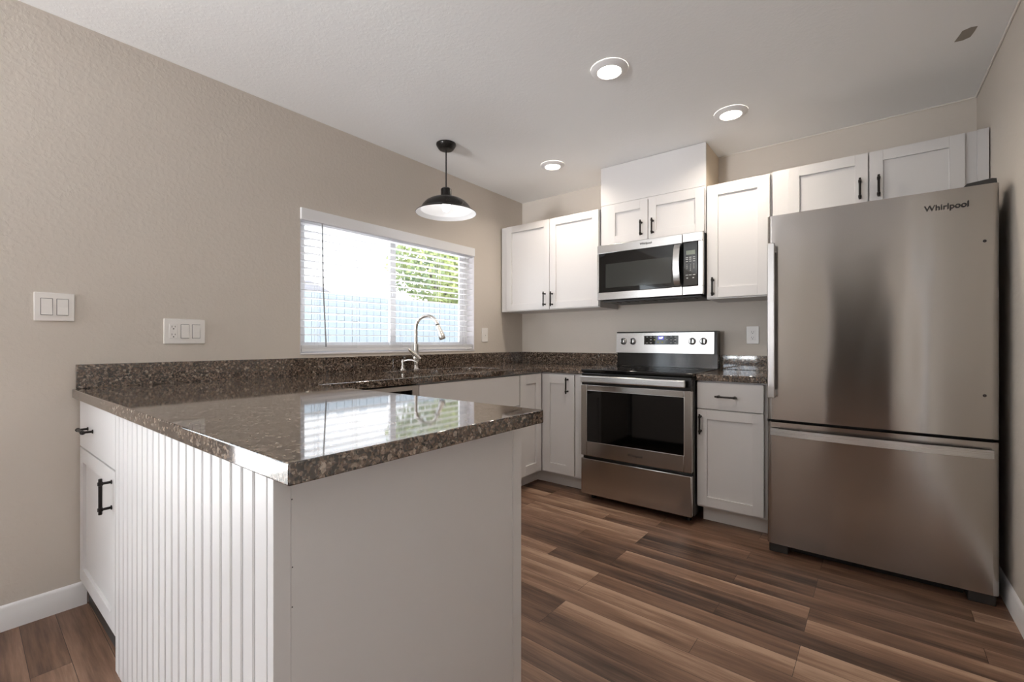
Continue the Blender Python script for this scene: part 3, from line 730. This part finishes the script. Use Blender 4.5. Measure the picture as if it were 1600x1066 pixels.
# ------------------------------------------------------------------ blind
t = thing('window_blind', 'white horizontal slat blind with valance and tilt wand in the kitchen window', 'blind', (-.02, -1.43, 1.905))
m = MB(); m.box(-.004, .012, y0 + .002, y1 - .002, 1.834, 1.903, .003); m.box(-.004, .0, y0 + .002, y1 - .002, 1.83, 1.84)
m.box(-.05, -.004, y0 + .002, y0 + .008, 1.836, 1.903); m.box(-.05, -.004, y1 - .008, y1 - .002, 1.836, 1.903); m.obj('valance', M['slat'], t)
MB().box(-.058, -.008, y0 + .010, y1 - .010, 1.858, 1.9025, .002).obj('headrail', M['slat'], t)
m = MB(); zs = []; z = 1.822; k = 0
while z > 1.115:
    zs.append(z); th = math.radians(3); dx, dz = .025 * math.cos(th), .025 * math.sin(th)
    n_ = 6; A = []; B = []
    prof = [(-.025 + .05 * i / n_, .0022 * (1 - (2 * i / n_ - 1) ** 2)) for i in range(n_ + 1)]
    prof = prof + [(a, b_ - .0028) for a, b_ in prof[::-1]]
    sag = .0
    for yv, L in ((y0 + .012, A), (y1 - .012, B)):
        for a, b_ in prof: L.append(m.bm.verts.new((-.034 + a * math.cos(th) - b_ * math.sin(th), yv, z + a * math.sin(th) + b_)))
    m.skin([A, B]); z -= .0445; k += 1
m.obj('slats', M['slat'], t, 40)
m = MB(); m.box(-.059, -.009, y0 + .012, y1 - .016, 1.052, 1.072, .003)
for i in range(4): m.box(-.059, -.009, y0 + .012, y1 - .014, 1.0735 + i * .0046, 1.0769 + i * .0046, .001)
m.obj('bottom_rail', M['slat'], t)
for yv in (y0 + .12, -1.80, -1.43, -1.06, y1 - .12):
    m = MB()
    for xo in (-.0595, -.0085): m.tube([(xo, yv, 1.07), (xo, yv, 1.86)], .0009, 6)
    m.tube([(-.034, yv + .004, 1.07), (-.034, yv + .004, 1.86)], .0009, 6)
    m.obj('ladder_cord', M['cord'], t)
m = MB(); m.tube([(-.004, -2.045, 1.835), (.004, -2.046, 1.82), (.006, -2.042, 1.45), (.010, -2.025, 1.08)], [.003, .0042, .0042, .0045], 8); m.obj('tilt_wand', M['wand'], t)
for o_ in (0, .018): MB().tube([(-.004, y1 - .085 - o_, 1.84), (-.002, y1 - .085 - o_, 1.45), (-.001, y1 - .088 - o_, 1.115)], .0018, 6).obj('lift_cord', M['cord'], t)

# ------------------------------------------------------------------ switches and outlets
def plate(t, xf, u, z, w, h): return MB(xf).box(u - w / 2, u + w / 2, .0005, .0065, z - h / 2, z + h / 2, .0025).obj('cover_plate', M['plastic'], t)
def rocker(t, xf, u, z, up=1):
    m = MB(xf); m.box(u - .0175, u + .0175, .006, .0073, z - .034, z + .034, .0005); fr2 = lab(m.obj('switch_frame', M['slot'], t), 'dark gap around the rocker')
    m = MB(xf); a, b_ = (.0125, .0078) if up > 0 else (.0078, .0125)
    pts = [(z - .0325, .006), (z - .0325, b_), (z, .0085), (z + .0325, a), (z + .0325, .006)]
    A = [m.bm.verts.new(m.P((u - .016, d, zz))) for zz, d in pts]; B = [m.bm.verts.new(m.P((u + .016, d, zz))) for zz, d in pts]
    m.skin([A, B]); m.obj('rocker', M['plastic'], t, 0)
def duplex(t, xf, u, z):
    m = MB(xf); m.box(u - .0165, u + .0165, .006, .0085, z - .034, z + .034, .004); f = m.obj('socket_face', M['plastic'], t)
    for s_ in (.019, -.019):
        m = MB(xf)
        m.box(u - .0075, u - .0055, .0082, .0089, z + s_ - .001, z + s_ + .008); m.box(u + .0055, u + .0075, .0082, .0089, z + s_ + .0, z + s_ + .007)
        m.tube([(u, .0082, z + s_ - .0075), (u, .0089, z + s_ - .0075)], .0026, 10)
        m.obj('socket_slots', M['slot'], f)
def screws(t, xf, us, z, h):
    for u in us:
        for s_ in ((-1, 1) if h > .03 else (0,)):
            zz = z + s_ * (h / 2 - .009); MB(xf).tube([(u, .006, zz), (u, .0072 + (.002 if not s_ else 0), zz)], .0028, 10).obj('plate_screw', M['plastic'], t)
f0 = face_x(0)
t = thing('light_switch', 'white double rocker switch plate high on the wall, left of the backsplash', 'light switch', (0, -3.202, 1.254)); plate(t, f0, -3.202, 1.254, .118, .115)
for u in (-3.225, -3.179): rocker(t, f0, u, 1.254, -1)
screws(t, f0, (-3.225, -3.179), 1.254, .115)
t = thing('switch_outlet_plate', 'white triple wall plate with one outlet and two rockers above the peninsula backsplash', 'switch and outlet', (0, -2.753, 1.162)); plate(t, f0, -2.753, 1.162, .170, .120)
duplex(t, f0, -2.800, 1.162); rocker(t, f0, -2.753, 1.162, -1); rocker(t, f0, -2.707, 1.162, 1); screws(t, f0, (-2.800, -2.753, -2.707), 1.162, .120)
t = thing('light_switch', 'single white toggle switch plate right of the kitchen window', 'light switch', (0, -.551, 1.171)); plate(t, f0, -.551, 1.171, .078, .122)
m = MB(f0); m.box(-.556, -.546, .006, .0075, 1.159, 1.183, .0005); m.box(-.5545, -.5475, .007, .018, 1.163, 1.172, .001); m.obj('toggle', M['plastic'], t); screws(t, f0, (-.551,), 1.171, .07)
fbk = face_y(0)
t = thing('outlet', 'white duplex outlet on the back wall beside the refrigerator', 'outlet', (2.0, 0, 1.158)); plate(t, fbk, 2.0, 1.158, .078, .122); duplex(t, fbk, 2.0, 1.158); screws(t, fbk, (2.0,), 1.158, .02)

# ------------------------------------------------------------------ pendant and recessed lights
t = thing('pendant_lamp', 'black barn-style pendant lamp hanging in front of the window', 'pendant light', (.383, -1.374, H))
pc = (.383, -1.374, 0)
MB().lathe([(.066, H - .0005), (.067, H - .008), (.064, H - .016), (.052, H - .034), (.046, H - .040), (.040, H - .042), (.001, H - .042)], pc, 40, True).obj('canopy', M['lampblack'], t)
MB().tube([(.383, -1.374, H - .045), (.383, -1.374, 2.140)], .0045, 10).obj('cord', M['matteblack'], t)
MB().lathe([(.001, 2.152), (.028, 2.150), (.036, 2.142), (.036, 2.095), (.040, 2.085)], pc, 32, False, True).obj('socket_cup', M['lampblack'], t)
out = [(.038, 2.088), (.070, 2.083), (.105, 2.072), (.135, 2.055), (.158, 2.030), (.172, 2.004), (.186, 1.996), (.203, 1.984)]
MB().lathe(out + [(.204, 1.982), (.203, 1.981)], pc, 64).obj('shade', M['lampblack'], t)
inn = [(r_ - .002, z - .002) for r_, z in out]
MB().lathe(inn + [(.202, 1.9808)], pc, 64).obj('shade_lining', M['lampwhite'], t)
MB().lathe([(.001, 1.990), (.016, 1.994), (.026, 2.008), (.030, 2.026), (.024, 2.046), (.014, 2.060), (.013, 2.085)], pc, 28).obj('bulb', M['bulb'], t)

def downlight(x, y, label, power):
    t = thing('recessed_light', label, 'ceiling light', (x, y, H), 'recessed kitchen ceiling lights')
    MB().lathe([(.090, H - .0005), (.0905, H - .005), (.086, H - .008), (.066, H - .016), (.058, H - .017), (.056, H - .013)], (x, y, 0), 56).obj('trim_ring', M['trimwhite'], t)
    MB().lathe([(.001, H - .0155), (.040, H - .0152), (.0575, H - .013)], (x, y, 0), 56).obj('lens', M['led'], t)
    l = bpy.data.lights.new('downlight_beam', 'AREA'); l.shape = 'DISK'; l.size = .10; l.energy = power; l.color = (1, .89, .76); l.spread = math.radians(150)
    o = bpy.data.objects.new('downlight_beam', l); COL.objects.link(o); o.parent = t; o.location = (0, 0, -.022)
downlight(1.626, -1.464, 'recessed ceiling light farthest forward, nearest the camera', 3.4)
downlight(1.997, -.640, 'recessed ceiling light in front of the refrigerator cabinet, right of the boxed panel', 3.4)
downlight(.752, -.624, 'recessed ceiling light near the corner, right of the pendant lamp', 3.4)
m = MB(); m.prism([(2.928, -.700), (2.938, -.745), (2.944, -.778), (2.970, -.788), (2.990, -.780), (2.986, -.745), (2.978, -.705), (2.955, -.694)], H - .0015, H - .0002)
tag(m.obj('ceiling_patch', M['patch']), 'small grey leaf-shaped patch on the ceiling near the right wall', 'ceiling patch')

# ------------------------------------------------------------------ outdoors beyond the window
struct(MB().box(-16, -.14, -9, 12, -.25, -.05).obj('ground', M['grass'], None, 0))
m = MB(); yv = -3.0; k = 0
while yv < 8:
    m.box(-4.22, -4.20, yv, yv + .135, -.05, 1.90 + .012 * math.sin(k * 2.3), .004); yv += .142; k += 1
t = thing('backyard_fence', 'weathered pale board fence outside the kitchen window', 'fence', (-4.21, 2.5, -.05))
m.obj('fence_boards', M['fence'], t)
for z in (.3, 1.45): MB().box(-4.26, -4.222, -3, 8, z, z + .09).obj('fence_rail', M['fence'], t)
t = thing('neighbour_house', 'pale low house with a grey roof seen through the left pane', 'house', (-8, -.5, -.05))
MB().box(-11, -7.2, -3.6, 2.4, -.05, 1.95).obj('house_wall', M['siding'], t)
m = MB(); m.prism([(-11.4, 1.95), (-6.9, 1.95), (-9.1, 2.75)], -3.9, 2.7, 'xz'); m.obj('house_roof', M['roof'], t)
t = thing('tree', 'leafy yellow-green tree seen through the right pane', 'tree', (-6.4, 5.2, -.05))
m = MB(); m.tube([(-6.4, 5.2, -.05), (-6.35, 5.1, 1.2), (-6.2, 5.0, 2.2), (-6.0, 4.8, 3.4)], [.16, .13, .10, .05], 12); m.tube([(-6.3, 5.05, 1.6), (-5.9, 4.3, 2.4), (-5.6, 3.7, 2.9)], [.08, .05, .02], 8); m.tube([(-6.2, 5.0, 2.2), (-6.5, 5.8, 3.0)], [.07, .03], 8)
m.obj('trunk', M['bark'], t)
m = MB()
for k in range(5200):
    while True:
        v = Vector((random.uniform(-1, 1), random.uniform(-1, 1), random.uniform(-1, 1)))
        if .25 < v.length < 1: break
    c_ = random.choice(((-6.1, 5.0, 3.6, 1.5), (-5.9, 4.0, 3.0, 1.0), (-6.3, 6.0, 3.0, 1.2), (-5.8, 5.2, 2.5, 1.0)))
    p = Vector(c_[:3]) + v * c_[3]; a = Vector((random.gauss(0, 1), random.gauss(0, 1), random.gauss(0, 1))).normalized(); b_ = a.orthogonal().normalized()
    s_ = random.uniform(.05, .10)
    vs = [m.bm.verts.new(p + a * s_), m.bm.verts.new(p + b_ * s_ * .5), m.bm.verts.new(p - a * s_), m.bm.verts.new(p - b_ * s_ * .5)]
    m.bm.faces.new(vs)
m.obj('foliage', M['leaf'], t, 0)
